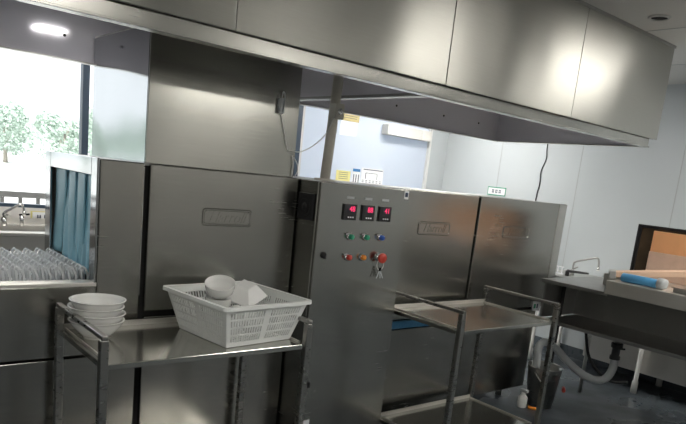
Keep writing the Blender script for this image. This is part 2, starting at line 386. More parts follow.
# notices on the frosted pane
YP = YB+.029
def notice(name, label, x0, x1, z0, z1, mat, marks=None):
    t = thing(name, label, 'notice', ((x0+x1)/2, YP, z0), 0)
    obj('sheet', B(x0, x1, YP-.003, YP, z0, z1), mat, t)
    if marks: bm = BM(); [box(bm, a, b, YP-.005, YP-.003, c, d) for a, b, c, d in marks]; obj('print', bm, 'ink', t)
    return t
notice('notice', 'yellow plate high on the frosted window, just right of the pole', 5.06, 5.35, 2.20, 2.30, 'tan', [(5.1, 5.31, 2.235, 2.24), (5.1, 5.31, 2.26, 2.265)])
notice('notice', 'pale blank paper under the yellow plate on the frosted window', 5.06, 5.32, 2.03, 2.19, 'paper')
notice('notice', 'pale yellow notice low on the frosted window above the control cabinet', 5.07, 5.30, 1.46, 1.60, 'yellow', [(5.11, 5.26, 1.50+.025*k, 1.505+.025*k) for k in range(4)])
n = notice('notice', 'white slip with blue heading between the yellow notice and the diagram', 5.33, 5.46, 1.455, 1.64, 'paper', [(5.35+.04*k, 5.362+.04*k, 1.47, 1.57) for k in range(3)])
obj('heading', B(5.335, 5.455, YP-.006, YP-.003, 1.605, 1.64), 'blue_ink', n)
rnd = random.Random(2)
notice('notice', 'white printed diagram sheet, rightmost of the low papers on the window', 5.48, 5.86, 1.45, 1.665, 'paper', [(5.51, 5.84, 1.64, 1.652)] + [(5.5+.06*k, 5.53+.06*k, 1.465+.02*j, 1.472+.02*j) for k in range(6) for j in range(3)] + [(5.55, 5.56, 1.53, 1.6), (5.55, 5.75, 1.6, 1.606), (5.75, 5.756, 1.53, 1.6)])
t = thing('wall_unit', 'grey wall box with a bright window high on the frosted glass', 'box', (6.15, YB, 2.1))
obj('housing', B(5.74, 6.38, YB-.10, YB+.02, 2.11, 2.24), 'ceil', t, .006)
obj('bright_door', B(5.76, 5.93, YB-.106, YB-.10, 2.12, 2.22), 'paper', t)
obj('dark_end', B(6.38, 6.55, YB-.10, YB+.02, 2.11, 2.24), 'sill', t, .006)

# ------------------------------------------------------------------ dishwasher
YM = 3.25; ZM = 1.5; YM2 = 4.13
dw = thing('dishwasher', 'long stainless steel conveyor dishwasher with closed panels', 'dishwasher', (2.9, 3.7, ZF))
bm = BM(); box(bm, 1.36, 5.08, YM+.035, YM2-.02, -.18, .60); box(bm, 1.36, 5.28, YM+.035, YM2-.02, .6, ZM-.01); obj('dark_core', bm, 'gap', dw)
bm = BM(); box(bm, 1.12, 5.31, YM+.02, YM2, ZM-.012, ZM); box(bm, 1.12, 5.31, YM2-.012, YM2, .5, ZM); box(bm, 5.29, 5.31, YM+.03, YM2, .55, ZM); obj('casing', bm, 'dark_steel', dw)
def door(x0, x1, z0, z1, name='front_panel', d=.03, y=YM):
    return obj(name, B(x0, x1, y, y+d, z0, z1), 'panel', dw, .006)
pe = door(1.12, 1.345, .50, ZM)
p2 = door(1.378, 2.318, .715, ZM); door(1.378, 2.318, -.20, .685)
p3 = door(3.0, 4.062, .545, ZM); door(3.0, 4.062, -.20, .47)
p4 = door(4.090, 5.31, .56, ZM); door(4.090, 5.10, -.20, .54)
obj('end_flange', B(5.20, 5.312, YM-.004, YM+.002, .56, ZM-.005), 'steel', dw, .002, label='brighter edge strip at the right end of the machine')
obj('slot_strip', B(3.05, 3.70, YM-.012, YM+.02, .48, .535), 'bluebox', dw, .004, label='dark blue strip in the slot between the panels')  # blue strip filling the slot between the panels
def emboss(p, x0, x1, z0, z1, word=None):
    bm = BM(); r = .018; pts = []; y = YM-.0
    for cx, cz, a0 in ((x1-r, z1-r, 0), (x0+r, z1-r, 90), (x0+r, z0+r, 180), (x1-r, z0+r, 270)):
        for k in range(5):
            a = math.radians(a0+k*22.5); pts.append((cx+r*math.cos(a), cz+r*math.sin(a)))
    cx, cz = (x0+x1)/2, (z0+z1)/2
    prev = None
    for s, yy in ((0, y+.001), (.005, y-.006), (.011, y-.006)):
        ring = [bm.verts.new((cx+(px-cx)*(1-s/(abs(x1-x0)/2)), yy, cz+(pz-cz)*(1-s/((z1-z0)/2)))) for px, pz in pts]
        if prev: [bm.faces.new((prev[k], prev[(k+1) % 20], ring[(k+1) % 20], ring[k])) for k in range(20)]
        prev = ring
    r2 = [bm.verts.new((v.co.x+(cx-v.co.x)*.03, y-.003, v.co.z+(cz-v.co.z)*.08)) for v in prev]
    [bm.faces.new((prev[k], prev[(k+1) % 20], r2[(k+1) % 20], r2[k])) for k in range(20)]; bm.faces.new(r2)
    e = obj('embossed_plate', bm, 'panel', p)
    if word: text('embossed_lettering', word, 'panel', p, (cx, y-.003, cz), .085, shear=.4, ext=.002, sx=.95)
emboss(p2, 1.685, 2.005, 1.19, 1.29, 'Harroll')
emboss(p3, 3.41, 3.765, 1.18, 1.28, 'Harroll')
emboss(p4, 4.42, 4.80, 1.178, 1.278, 'Harroll')
# entry hood and flanged mouth
bm = BM(); box(bm, 1.12, 1.36, YM2-.02, YM2, .5, ZM); box(bm, 1.12, 1.36, YM+.03, YM2, ZM-.014, ZM-.002); obj('entry_hood', bm, 'steel', dw)
bm = BM(); XM = 1.118
box(bm, XM-.012, XM, YM, YM+.085, .88, ZM+.003); box(bm, XM-.012, XM, YM2-.09, YM2+.01, .88, ZM+.003); box(bm, XM-.012, XM, YM+.085, YM2-.09, 1.415, ZM+.003)
obj('mouth_frame', bm, 'polish', dw, .003, label='bright flange around the machine mouth')
obj('mouth_lining', B(1.355, 1.36, YM+.03, YM2-.02, .8, 1.48), 'dark_steel', dw)
rnd = random.Random(4)
specs = [(3.90, 4.02, .20, .93, .02), (3.78, 3.80, .13, .90, .0), (3.70, 3.73, .12, .90, .02), (3.62, 3.66, .12, .89, -.01), (3.53, 3.60, .12, .88, .02), (3.45, 3.50, .11, .88, .0), (3.38, 3.43, .11, .89, .02)]
for i, (yt, yb, w, zb, off) in enumerate(specs):
    bm = BM(); nz, ny = 14, 6; g = []
    for a in range(nz+1):
        t_ = a/nz; row = []
        for b in range(ny+1):
            s = b/ny-.5
            yy = yt+(yb-yt)*t_**1.5 + s*w*(1-.05*math.sin(t_*3))
            xx = 1.128+.010*(i % 2) + off*.5*t_*t_ + .006*math.cos(s*6)*(1 if i % 2 else -1)*t_ + .003*math.sin(t_*4+i)
            row.append(bm.verts.new((xx, yy, 1.44+(zb-1.44)*t_)))
        g.append(row)
    for a in range(nz):
        for b in range(ny): f = bm.faces.new((g[a][b], g[a][b+1], g[a+1][b+1], g[a+1][b])); f.smooth = True
    obj('curtain_strip', bm, 'strip', dw, solid=.003)
# conveyor
XC0 = -.6
bm = BM(); box(bm, XC0, 1.12, YM, YM+.09, .86, .88); box(bm, XC0, 1.12, YM2-.07, YM2, .86, .90); obj('conveyor_ledge', bm, 'lit_steel', dw, .003)
obj('conveyor_tray', B(XC0, 1.2, YM+.07, YM2-.05, .80, .81), 'dark_steel', dw)
obj('conveyor_apron', B(XC0, 1.118, YM, YM+.02, .50, .862), 'panel', dw, .004)
obj('lower_front_panel', B(XC0, .66, YM+.01, YM+.03, -.20, .485), 'panel', dw, .004)
obj('lower_front_panel', B(.67, 1.345, YM+.01, YM+.03, -.20, .485), 'panel', dw, .004)
obj('conveyor_core', B(XC0, 1.36, YM+.032, YM2-.02, -.18, .78), 'gap', dw)
def tine_row(x):
    bm = BM(); y = YM+.12
    bar(bm, (x, y-.01, .85), (x, YM2-.09, .85), .02, .012)
    while y < YM2-.1:
        pts = [(x+.016, y, .85), (x+.016, y, .895), (x+.004, y+.004, .928), (x-.008, y+.014, .94), (x-.016, y+.024, .925), (x-.012, y+.026, .89), (x-.004, y+.026, .85)]
        for a in range(len(pts)-1): bar(bm, pts[a], pts[a+1], .011, .011, up=(0, 1, 0))
        y += .068
    return obj('tine_row', bm, 'tine', dw)
tr = tine_row(1.10); k = 1
while 1.10-.062*k > .05:
    c = tr.copy(); COL.objects.link(c); c.parent = dw; c.location = (-.062*k, 0, 0); k += 1
for fx in (-.4, .6, 1.6, 2.7, 3.8, 4.9):
    for fy in (YM+.12, YM2-.15): bm = BM(); tube(bm, [(fx, fy, ZF), (fx, fy, -.18)], [.03, .022], 12); obj('foot', bm, 'steel', dw)
# control cabinet
CX0, CX1, CY = 2.33, 3.08, 3.05
cc = obj('control_cabinet', B(CX0, CX1, CY+.012, YM+.2, -.22, ZM-.002), 'panel', dw, .005)
obj('cabinet_door', B(CX0+.012, CX1-.006, CY, CY+.014, -.20, ZM-.006), 'panel', cc, .004)
for fx in (CX0+.05, CX1-.05): bm = BM(); tube(bm, [(fx, CY+.08, ZF), (fx, CY+.08, -.22)], .025, 12); obj('cabinet_foot', bm, 'steel', cc)
bm = BM(); box(bm, CX0-.014, CX0, 3.085, 3.235, 1.26, 1.42)
obj('fan', bm, 'black', cc, .004, label='black square cooling fan')
bm = BM(); lathe(bm, [(.068, -.016), (.066, -.019), (.060, -.016)], (CX0, 3.16, 1.34), 28, 'x'); lathe(bm, [(.045, -.016), (.043, -.019), (.040, -.016)], (CX0, 3.16, 1.34), 28, 'x'); lathe(bm, [(.022, -.016), (.02, -.022), (0, -.022)], (CX0, 3.16, 1.34), 20, 'x')
obj('fan_guard', bm, 'rubber', cc)
for i, (dx, s) in enumerate(((2.578, '48'), (2.727, '88'), (2.874, '41'))):
    bm = BM(); box(bm, dx-.052, dx+.052, CY-.012, CY+.001, 1.28, 1.378)
    obj('temperature_display', bm, 'black', cc, .003)
    obj('display_window', B(dx-.03, dx+.034, CY-.0135, CY-.012, 1.325, 1.368), 'led_off', cc)
    text('display_digits', s, 'led', cc, (dx+.012, CY-.0145, 1.348), .046, ext=.0005)
    bm = BM(); [box(bm, dx-.018+.018*k, dx-.008+.018*k, CY-.0145, CY-.012, 1.294, 1.302) for k in range(3)]; obj('display_keys', bm, 'paper', cc)
    obj('caption', B(dx-.03, dx+.03, CY-.0008, CY+.001, 1.41, 1.425), 'seam', cc)
for bx, bz, m_, sel in ((2.601, 1.177, 'green', 1), (2.731, 1.177, 'green', 1), (2.86, 1.177, 'blue', 1), (2.601, 1.048, 'red', 1), (2.72, 1.048, 'amber', 0)):
    bm = BM(); lathe(bm, [(.024, 0), (.024, .008), (.018, .012)], (bx, CY, bz), 20, 'y'); obj('button_ring', bm, 'chrome', cc)
    bm = BM(); lathe(bm, [(.017, .0), (.017, .03), (.014, .034), (0, .034)], (bx, CY, bz), 20, 'y'); obj('push_button', bm, m_, cc)
    if sel: bm = BM(); bar(bm, (bx-.038, CY-.006, bz+.016), (bx-.012, CY-.008, bz+.02), .012, .012); obj('button_tag', bm, 'chrome', cc)
bm = BM(); lathe(bm, [(.026, 0), (.026, .015), (.016, .018), (.016, .03)], (2.865, CY, 1.047), 22, 'y'); obj('button_ring', bm, 'chrome', cc)
bm = BM(); lathe(bm, [(.02, .028), (.033, .034), (.033, .048), (.028, .054), (0, .056)], (2.865, CY, 1.047), 24, 'y'); obj('emergency_stop_button', bm, 'red', cc, label='large red mushroom button')
for lz, lx in ((1.06, 2.408), (.236, 2.383)):
    bm = BM(); lathe(bm, [(.02, 0), (.02, .008), (.012, .012), (0, .012)], (lx, CY, lz), 18, 'y'); bar(bm, (lx, CY-.014, lz+.015), (lx+.004, CY-.014, lz-.022), .012, .006, up=(0, 1, 0)); obj('lock', bm, 'black', cc)
obj('rating_sticker', B(3.035, 3.075, CY-.001, CY+.001, 1.435, 1.488), 'paper', cc); obj('sticker_print', B(3.043, 3.067, CY-.002, CY, 1.45, 1.478), 'ink', cc)
obj('serial_label', B(2.37, 2.43, CY-.001, CY+.001, -.06, -.01), 'paper', cc)
t = thing('key_bunch', 'small bunch of keys hanging from the red mushroom button', 'keys', (2.865, CY-.03, .95))
bm = BM(); pts = [(2.865+.03*math.cos(a), CY-.03, 1.005+.038*math.sin(a)) for a in [2*math.pi*k/16 for k in range(17)]]; tube(bm, pts, .0025, 6, False); obj('loop', bm, 'cable_w', t)
for a in (-.5, .2, .7):
    bm = BM(); p = Vector((2.865, CY-.03, .972)); q = p+Vector((.05*math.sin(a), 0, -.06)); bar(bm, p, q, .009, .003, up=(0, 1, 0)); lathe(bm, [(.012, 0), (.012, .003), (0, .003)], (p.x, p.y, p.z), 12, 'y'); obj('key', bm, 'chrome', t)
t = thing('machine_tag', 'small white and green tag low on the machine behind the right trolley', 'tag', (5.05, YM-.01, .55))
obj('tag_plate', B(5.02, 5.14, YM-.012, YM-.006, .525, .615), 'paper', t); obj('tag_marks', B(5.035, 5.065, YM-.014, YM-.011, .55, .59), 'green', t); obj('tag_number', B(5.08, 5.10, YM-.014, YM-.011, .55, .59), 'ink', t)

# ------------------------------------------------------------------ duct on the machine
dt = thing('steam_duct', 'square stainless steam duct standing on the dishwasher below the hood', 'duct', (1.84, 3.7, ZM))
DX0, DX1, DY0, DY1, DZ = 1.37, 2.31, 3.30, 4.13, 2.185
obj('front_panel', B(DX0, DX1, DY0, DY0+.012, ZM, DZ), 'duct', dt, .003)
obj('side_panel', B(DX0-.002, DX0+.01, DY0+.012, DY1, ZM, DZ), 'polish', dt, label='mirror-like left side panel')
obj('side_panel', B(DX1-.01, DX1, DY0+.012, DY1-.012, ZM, DZ), 'steel', dt)
obj('back_panel', B(DX0+.01, DX1, DY1-.012, DY1, ZM, DZ), 'steel', dt)
bm = BM(); [box(bm, *a, DZ, DZ+.01) for a in ((DX0, DX1, DY0, DY0+.03), (DX0, DX1, DY1-.03, DY1), (DX0, DX0+.03, DY0+.03, DY1-.03), (DX1-.03, DX1, DY0+.03, DY1-.03))]; obj('top_flange', bm, 'steel', dt)
t = thing('plug_adapter', 'clear white plug hanging on the duct front with its cord', 'plug', (2.17, DY0-.02, 1.86))
obj('plug_body', B(2.148, 2.192, DY0-.025, DY0-.001, 1.862, 1.95), 'paper', t, .008)
bm = BM(); tube(bm, smooth_pts([(2.156, DY0-.03, 1.87), (2.16, DY0-.032, 1.96), (2.17, DY0-.03, 1.985), (2.18, DY0-.032, 1.955), (2.176, DY0-.03, 1.87)], 5), .004, 6); obj('hook', bm, 'paper', t)
bm = BM(); tube(bm, smooth_pts([(2.172, DY0-.01, 1.862), (2.2, DY0-.01, 1.78), (2.235, DY0-.01, 1.68), (2.25, DY0-.008, 1.655)], 5), .0026, 6); obj('cord', bm, 'cable_w', t)
bm = BM(); tube(bm, smooth_pts([(2.255, DY0-.006, 1.655), (2.29, DY0-.01, 1.655), (2.35, 3.29, 1.662), (2.44, 3.29, 1.71), (2.52, 3.29, 1.785), (2.585, 3.3, 1.90)], 6), .0035, 6)
tag(obj('thin_cable', bm, 'cable_w'), 'thin white cable sagging from the duct edge to the pole box', 'cable')
bm = BM(); tube(bm, smooth_pts([(2.285, DY0-.006, 1.63), (2.295, DY0-.006, 1.56), (2.29, DY0-.006, ZM+.004)], 5), .006, 6); tube(bm, smooth_pts([(2.30, DY0-.004, 1.62), (2.33, DY0-.004, 1.58), (2.335, DY0-.004, 1.54), (2.315, DY0-.004, ZM+.004)], 5), .003, 6)
tag(obj('wire_bundle', bm, 'cable_w'), 'short white wires running down the right duct edge', 'wires')
t = thing('support_pole', 'beige round pole rising from the machine top into the hood', 'pole', (2.60, 3.35, ZM))
bm = BM(); tube(bm, [(2.595, 3.35, ZM), (2.634, 3.35, 2.318)], .033, 20); obj('tube', bm, 'pole', t)
bm = BM(); tube(bm, [(2.595, 3.35, ZM), (2.595, 3.35, ZM+.012)], .07, 20); obj('base_flange', bm, 'pole', t)
bm = BM(); box(bm, 2.582, 2.652, 3.29, 3.35, 1.89, 1.985); obj('bracket', bm, 'pole', t, .006)
bm = BM(); lathe(bm, [(.02, 0), (.02, .006), (.008, .008), (0, .008)], (2.617, 3.29, 1.935), 14, 'y'); obj('socket', bm, 'chrome', t)

# ------------------------------------------------------------------ exhaust hood
HY0, HY1, HX0, HX1, HZ0 = 2.60, 4.145, -.75, 5.31, 2.035
hd = thing('exhaust_hood', 'large stainless exhaust hood hanging from the ceiling over the dishwasher', 'exhaust hood', (2.3, 3.4, ZC))
xs = [HX0, .12, 1.445, 2.79, 4.085, 5.385]
for i in range(5):
    bm = BM(); box(bm, xs[i]+.002, xs[i+1]-.002, HY0-.015, HY0, 2.10, ZC-.001)
    o = obj('front_panel', bm, 'hood', hd, .003)
obj('top_trim', B(HX0, 5.39, HY0-.022, HY0-.014, ZC-.02, ZC-.0005), 'dark_steel', hd)
bm = BM(); box(bm, HX0, HX1, HY0+.012, HY0+.02, HZ0, 2.13); box(bm, HX0, HX1, HY0+.0, HY0+.06, HZ0-.006, HZ0+.004); obj('lip', bm, 'panel', hd, .002)
bm = BM(); box(bm, HX0, HX1, HY1, HY1+.01, HZ0, ZC-.001); obj('back_panel', bm, 'inner', hd)
obj('gutter', B(HX0, HX1, HY1-.06, HY1, HZ0-.006, HZ0+.002), 'steel', hd)
bm = BM(); box(bm, HX1-.01, HX1, HY0+.02, HY1, HZ0, ZC-.001); box(bm, 5.37, 5.38, HY0, HY0+.02, 2.1, ZC-.001); box(bm, HX1, 5.37, HY0+.005, HY0+.02, 2.1, ZC-.001); obj('end_panel', bm, 'inner', hd)
bm = BM(); box(bm, HX1-.05, HX1, HY0+.06, HY1-.06, HZ0-.006, HZ0+.002); obj('gutter', bm, 'steel', hd)
obj('end_panel', B(HX0, HX0+.01, HY0+.02, HY1, HZ0, ZC-.001), 'inner', hd)
obj('inner_ceiling', B(HX0+.01, HX1-.01, HY0+.02, HY1, 2.32, 2.33), 'ceil', hd)
bm = BM(); box(bm, 2.69, 2.75, HY0+.06, HY1-.06, HZ0-.006, HZ0+.012); obj('cross_beam', bm, 'dark_steel', hd)
obj('partition_panel', B(2.69, 2.70, HY0+.02, HY1, HZ0+.01, 2.32), 'inner', hd)
for x in (.35, 1.2, 3.3, 3.9, 4.5, 5.0):
    bm = BM(); lathe(bm, [(.009, 0), (.009, .004), (0, .006)], (x, HY1, 2.17), 10, 'y'); obj('screw', bm, 'gap', hd)
for lx in (1.32,):
    l = obj('light_housing', B(lx-.11, lx+.11, 3.31, 3.49, 2.30, 2.32), 'white_wall', hd, .004)
    obj('light_diffuser', B(lx-.095, lx+.095, 3.325, 3.475, 2.294, 2.30), 'hoodlamp', l)

# ------------------------------------------------------------------ trolleys
def trolley(x0, x1, y0, y1, zs, label, zr=.795, low=-.149):
    t = thing('trolley', label, 'trolley', ((x0+x1)/2, (y0+y1)/2, ZF), 0, 'steel trolleys in front of the dishwasher')
    for z, nm in ((zs, 'top_shelf'), (low, 'bottom_shelf')):
        bm = BM(); box(bm, x0, x1, y0, y1, z-.028, z-.001)
        bevel_edges = 0
        obj(nm, bm, 'shelf', t, .003)
        bm = BM(); box(bm, x0+.02, x1-.02, y1-.01, y1, z-.001, z+.026); box(bm, x0+.022, x0+.03, y0+.03, y1-.01, z-.001, z+.01); box(bm, x1-.03, x1-.022, y0+.03, y1-.01, z-.001, z+.01); obj('shelf_lip', bm, 'lit_steel', t)
    w = .018
    for x in (x0, x1):
        for y in (y0, y1):
            bm = BM(); box(bm, x-w, x+w, y-w, y+w, ZF+.1, zr-.02); obj('leg', bm, 'cart', t, .004)
            wb = BM(); lathe(wb, [(0, -.014), (.04, -.014), (.045, -.01), (.045, .01), (.04, .014), (0, .014)], (x, y, ZF+.045), 20, 'x'); box(wb, x-.022, x+.022, y-.015, y+.015, ZF+.05, ZF+.1)
            obj('caster', wb, 'rubber', t)
        bm = BM(); box(bm, x-.014, x+.014, y0-w, y1+w, zr-.02, zr+.001); obj('end_rail', bm, 'cart', t, .004)
    return t
trolley(.925, 1.985, 2.578, 3.186, .665, 'left steel trolley carrying the bowls and the white basket')
trolley(3.132, 4.20, 2.505, 3.155, .665, 'right empty steel trolley standing past the control cabinet', .798)

# stacked bowls on the left trolley
def bowl_prof(R, h, rb, th=.004, foot=.01):
    pr = [(0, foot)]
    pr += [(rb*.8, foot), (rb, 0), (rb+.004, 0), (rb+.005, foot)]
    n = 7
    for k in range(n+1): s = k/n; pr.append((rb+.006+(R-rb-.006)*math.sin(s*math.pi/2)**1.0*(.55+.45*s), foot+(h-foot)*s**1.25))
    pr.append((R+.004, h+.001)); pr.append((R+.003, h+.004))
    for k in range(n, -1, -1): s = k/n; pr.append((max(0, rb+.004+(R-rb-.006)*math.sin(s*math.pi/2)*(.55+.45*s)-th), foot+th+(h-foot)*s**1.25))
    pr.append((0, foot+th)); return pr
def bowl(label, group, loc, R, h, rb, rot=(0, 0, 0)):
    bm = BM(); lathe(bm, bowl_prof(R, h, rb), (0, 0, 0), 40)
    o = obj('bowl', bm, 'porcelain'); o.location = loc; o.rotation_euler = rot
    return tag(o, label, 'bowl', group)
px, py = 1.04, 3.0
b0 = bowl('white bowl at the bottom of the stack on the left trolley', 'stacked bowls on the left trolley', (px, py, .665), .125, .088, .053)
for k, s in enumerate(('second from the bottom of the stack', 'second from the top of the stack', 'on top of the stack')):
    c = b0.copy(); COL.objects.link(c); c.location = (px+(.004, -.003, .002)[k], py+(.002, .003, -.002)[k], .665+.0325*(k+1)); c['label'] = 'white bowl ' + s + ' on the left trolley'

# basket
bk = thing('dish_basket', 'white slotted plastic basket of bowls on the left trolley', 'basket', (1.72, 2.865, .665), math.radians(7)); KB = 1.18
def basket_walls():
    bm = BM(); Rb, Rt, H = .205, .262, .212
    corners = [(-1, -1), (1, -1), (1, 1), (-1, 1)]
    for i in range(4):
        a, b = Vector(corners[i]), Vector(corners[(i+1) % 4])
        nu = 60; zl = [0, .024, .057, .066, .099, .108, .141, .15, .182, .212]; grid = []
        for z in zl:
            R = Rb+(Rt-Rb)*z/H; row = []
            for k in range(nu+1):
                s = k/nu; p = a.lerp(b, s)*R; row.append(bm.verts.new((p.x, p.y, z+.002)))
            grid.append(row)
        for j in range(len(zl)-1):
            for k in range(nu):
                hole = j in (1, 3, 5, 7) and 3 <= k < nu-3 and k % 2 == 1 and k not in (29, 31)
                if not hole: bm.faces.new((grid[j][k], grid[j][k+1], grid[j+1][k+1], grid[j+1][k]))
    bmesh.ops.remove_doubles(bm, verts=bm.verts, dist=.0004)
    return bm
obj('slotted_walls', basket_walls(), 'basket', bk, local=True, solid=.003)
bm = BM()
g = [[bm.verts.new((-.202+.404*i/40, -.202+.404*j/40, .0035)) for j in range(41)] for i in range(41)]
for i in range(40):
    for j in range(40):
        if i % 2 and j % 4 in (1, 2, 3) and 1 < i < 38: continue
        bm.faces.new((g[i][j], g[i+1][j], g[i+1][j+1], g[i][j+1]))
obj('slotted_bottom', bm, 'basket', bk, local=True, solid=.003)
bm = BM(); R0, R1 = .262, .284
def rr_loop(R, z, rc=.03):
    out = []
    for cx, cy, a0 in ((1, 1, 0), (-1, 1, 90), (-1, -1, 180), (1, -1, 270)):
        for k in range(6): a = math.radians(a0+18*k); out.append(bm.verts.new((cx*(R-rc)+rc*math.cos(a), cy*(R-rc)+rc*math.sin(a), z)))
    return out
loops = [rr_loop(R0-.001, .214, .012), rr_loop(R0, .221, .012), rr_loop(R1, .221), rr_loop(R1+.001, .203), rr_loop(R1-.003, .203), rr_loop(R1-.004, .214)]
for a, b in zip(loops, loops[1:]+loops[:1]):
    for k in range(24): bm.faces.new((a[k], a[(k+1) % 24], b[(k+1) % 24], b[k]))
obj('rim', bm, 'basket', bk, local=True)
# bowls in the basket
G = 'bowls in the white basket'
def cup_prof(R, h, rb): return [(0, .006), (rb*.9, .006), (rb, 0), (rb+.003, 0), (rb+.006, .008), (R*.86, h*.35), (R*.97, h*.7), (R, h), (R+.001, h+.002), (R-.003, h+.001), (R*.97-.004, h*.7), (R*.86-.005, h*.38), (rb, .014), (0, .012)]
def cup(label, loc, R, h, rb, rot):
    loc = (loc[0]*KB-.007, loc[1]*KB, .665+(loc[2]-.80)*KB); R *= KB; h *= KB; rb *= KB
    bm = BM(); lathe(bm, cup_prof(R, h, rb), (0, 0, 0), 40); o = obj('bowl', bm, 'porcelain'); o.location = loc; o.rotation_euler = rot
    return tag(o, label, 'bowl', G)
cup('round white bowl standing highest in the basket', (1.39, 2.455, .972), .066, .066, .034, (.30, -.22, 0))
cup('white bowl under the highest round bowl in the basket', (1.39, 2.46, .912), .062, .06, .034, (.12, -.08, 0))
cup('lowest white bowl under the round bowls in the basket', (1.395, 2.465, .808), .066, .072, .036, (0, 0, 0))
bm = BM(); pr = [(.036, 0), (.042, .006), (.085, .058), (.083, .060), (.038, .010)]
prev = None
for r, h in pr:
    ring = [bm.verts.new((sx*r, sy*r*.9, h)) for sx, sy in ((1, 1), (-1, 1), (-1, -1), (1, -1))]
    if prev: [bm.faces.new((prev[k], prev[(k+1) % 4], ring[(k+1) % 4], ring[k])) for k in range(4)]
    else: bm.faces.new(ring)
    prev = ring
bm.faces.new(prev)
o = obj('square_bowl', bm, 'porcelain', bevel=.006); o.scale = (1.18,)*3; o.location = (1.755, 2.845, .935); o.rotation_euler = (math.radians(194), math.radians(-12), .5)
tag(o, 'square white bowl lying upside down on the basket heap', 'bowl', G)
cup('white bowl tilted in the near corner of the basket', (1.375, 2.36, .825), .058, .056, .033, (.2, .15, 0))
cup('white bowl lying in the front middle of the basket', (1.48, 2.35, .835), .056, .054, .03, (.5, .2, .3))
cup('white bowl leaning at the right wall of the basket', (1.565, 2.42, .825), .058, .056, .032, (.3, .7, .4))
cup('white bowl leaning at the far wall of the basket', (1.50, 2.52, .83), .06, .058, .033, (-.6, .1, .4))
cup('white bowl below the upside down square bowl', (1.495, 2.43, .915), .058, .056, .032, (2.6, .2, .4))

# ------------------------------------------------------------------ bench on the right
bn = thing('work_bench', 'steel work bench with an undershelf to the right of the machine', 'bench', (5.4, 2.2, ZF))
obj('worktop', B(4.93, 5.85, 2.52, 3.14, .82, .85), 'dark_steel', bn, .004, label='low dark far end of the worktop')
obj('raised_top', B(4.87, 5.85, .9, 2.52, .845, .955), 'lit_steel', bn, .005, label='raised worktop section, reflected light put into its pale steel')
obj('raised_top', B(5.35, 5.85, 2.521, 2.80, .851, .955), 'steel', bn, .004)
obj('undershelf', B(4.95, 5.85, .9, 3.08, .475, .505), 'dark_steel', bn, .004)
obj('skirt_panel', B(5.50, 5.52, .9, 3.11, .505, .82), 'dark_steel', bn)
obj('end_skirt', B(4.98, 5.83, 3.11, 3.13, .505, .82), 'dark_steel', bn)
for lx, ly in ((5.24, 3.09), (5.8, 3.06), (5.8, 1.0), (5.0, 1.0)):
    bm = BM(); tube(bm, [(lx, ly, ZF), (lx, ly, .82)], .018, 12); obj('leg', bm, 'rubber' if ly > 3 and lx < 5.3 else 'steel', bn)
# items on the bench
t = thing('black_framed_panel', 'dark glossy panel in a black frame standing on the bench', 'panel', (5.60, 2.0, .955))
bm = BM()
for a in ((2.665, 2.695, .957, 1.405), (1.45, 1.48, .957, 1.405), (1.48, 2.665, 1.38, 1.405), (1.48, 2.665, .957, .98)): box(bm, 5.58, 5.63, *a)
obj('frame', bm, 'black', t, .003)
m_glass = plain('dark_brown_glass', (.10, .07, .045), .15, var=.5, bscale=5); M['dark_glass'] = m_glass
obj('panel_face', B(5.605, 5.615, 1.48, 2.665, .98, 1.38), 'dark_glass', t)
t = thing('cardboard_sheet', 'orange brown cardboard leaning in front of the black-framed panel', 'cardboard', (5.555, 2.0, .955))
obj('upper_board', B(5.545, 5.57, 1.52, 2.535, 1.19, 1.365), 'card', t, .003)
obj('wrapped_board', B(5.54, 5.571, 1.515, 2.54, .957, 1.19), 'film', t, .004, label='lower half wrapped in creased clear film')
t = thing('long_box', 'long flat tan box lying behind the blue roll on the bench', 'box', (5.18, 2.1, 1.0))
bm = BM(); bar(bm, (5.10, 2.57, .992), (5.44, 1.95, 1.105), .14, .045); obj('carton', bm, 'tanbox', t, .005)
bm = BM(); bar(bm, (5.075, 2.615, .985), (5.10, 2.57, .99), .15, .062); obj('end_cap', bm, 'grey_wall', t, .006)
t = thing('blue_roll', 'blue plastic roll with grey end cap on the bench edge', 'roll', (5.0, 2.25, .955))
bm = BM(); lathe(bm, [(0, -.14), (.032, -.14), (.035, -.135), (.035, .135), (.032, .14), (0, .14)], (4.96, 2.30, .992), 24, 'y'); obj('roll', bm, 'bluebox', t)
bm = BM(); lathe(bm, [(.025, .14), (.042, .145), (.042, .18), (.035, .205), (0, .21)], (4.96, 2.30, .999), 24, 'y'); obj('roll_end', bm, 'seam', t)
t = thing('steel_pan', 'low steel pan on the bench behind the blue roll', 'pan', (5.15, 1.8, .955))
bm = BM(); vs = box(bm, 4.93, 5.12, 1.3, 2.03, .957, .99); obj('pan_body', bm, 'steel', t, .006)
obj('pan_rim', B(4.92, 5.125, 1.29, 2.04, .99, .996), 'steel', t)

# sink bench along the right wall
sb = thing('wall_sink', 'steel sink unit on legs against the right wall', 'sink', (6.6, 3.0, ZF))
obj('counter', B(6.3, 6.98, 1.8, 4.15, .68, .72), 'steel', sb, .004)
obj('basin', B(6.45, 6.92, 1.9, 3.45, -.10, .68), 'lit_steel', sb, .01)
for lx in (6.38, 6.95):
    for ly in (1.85, 2.80, 4.05): bm = BM(); tube(bm, [(lx, ly, ZF), (lx, ly, ZF+.12), (lx, ly, ZF+.13), (lx, ly, .68)], [.032, .03, .022, .022], 12); obj('leg', bm, 'cable_w', sb)
faucet((6.6, 3.83, .72), 'dark faucet with a long raised arm on the sink by the right wall', [(0, 0, .12), (0, -.02, .155), (0, -.14, .2), (0, -.26, .235), (0, -.29, .21), (0, -.30, .13)], 'dark_steel')
t = thing('lever_faucet', 'low black lever tap lying beside the raised faucet', 'tap', (6.45, 3.78, .72))
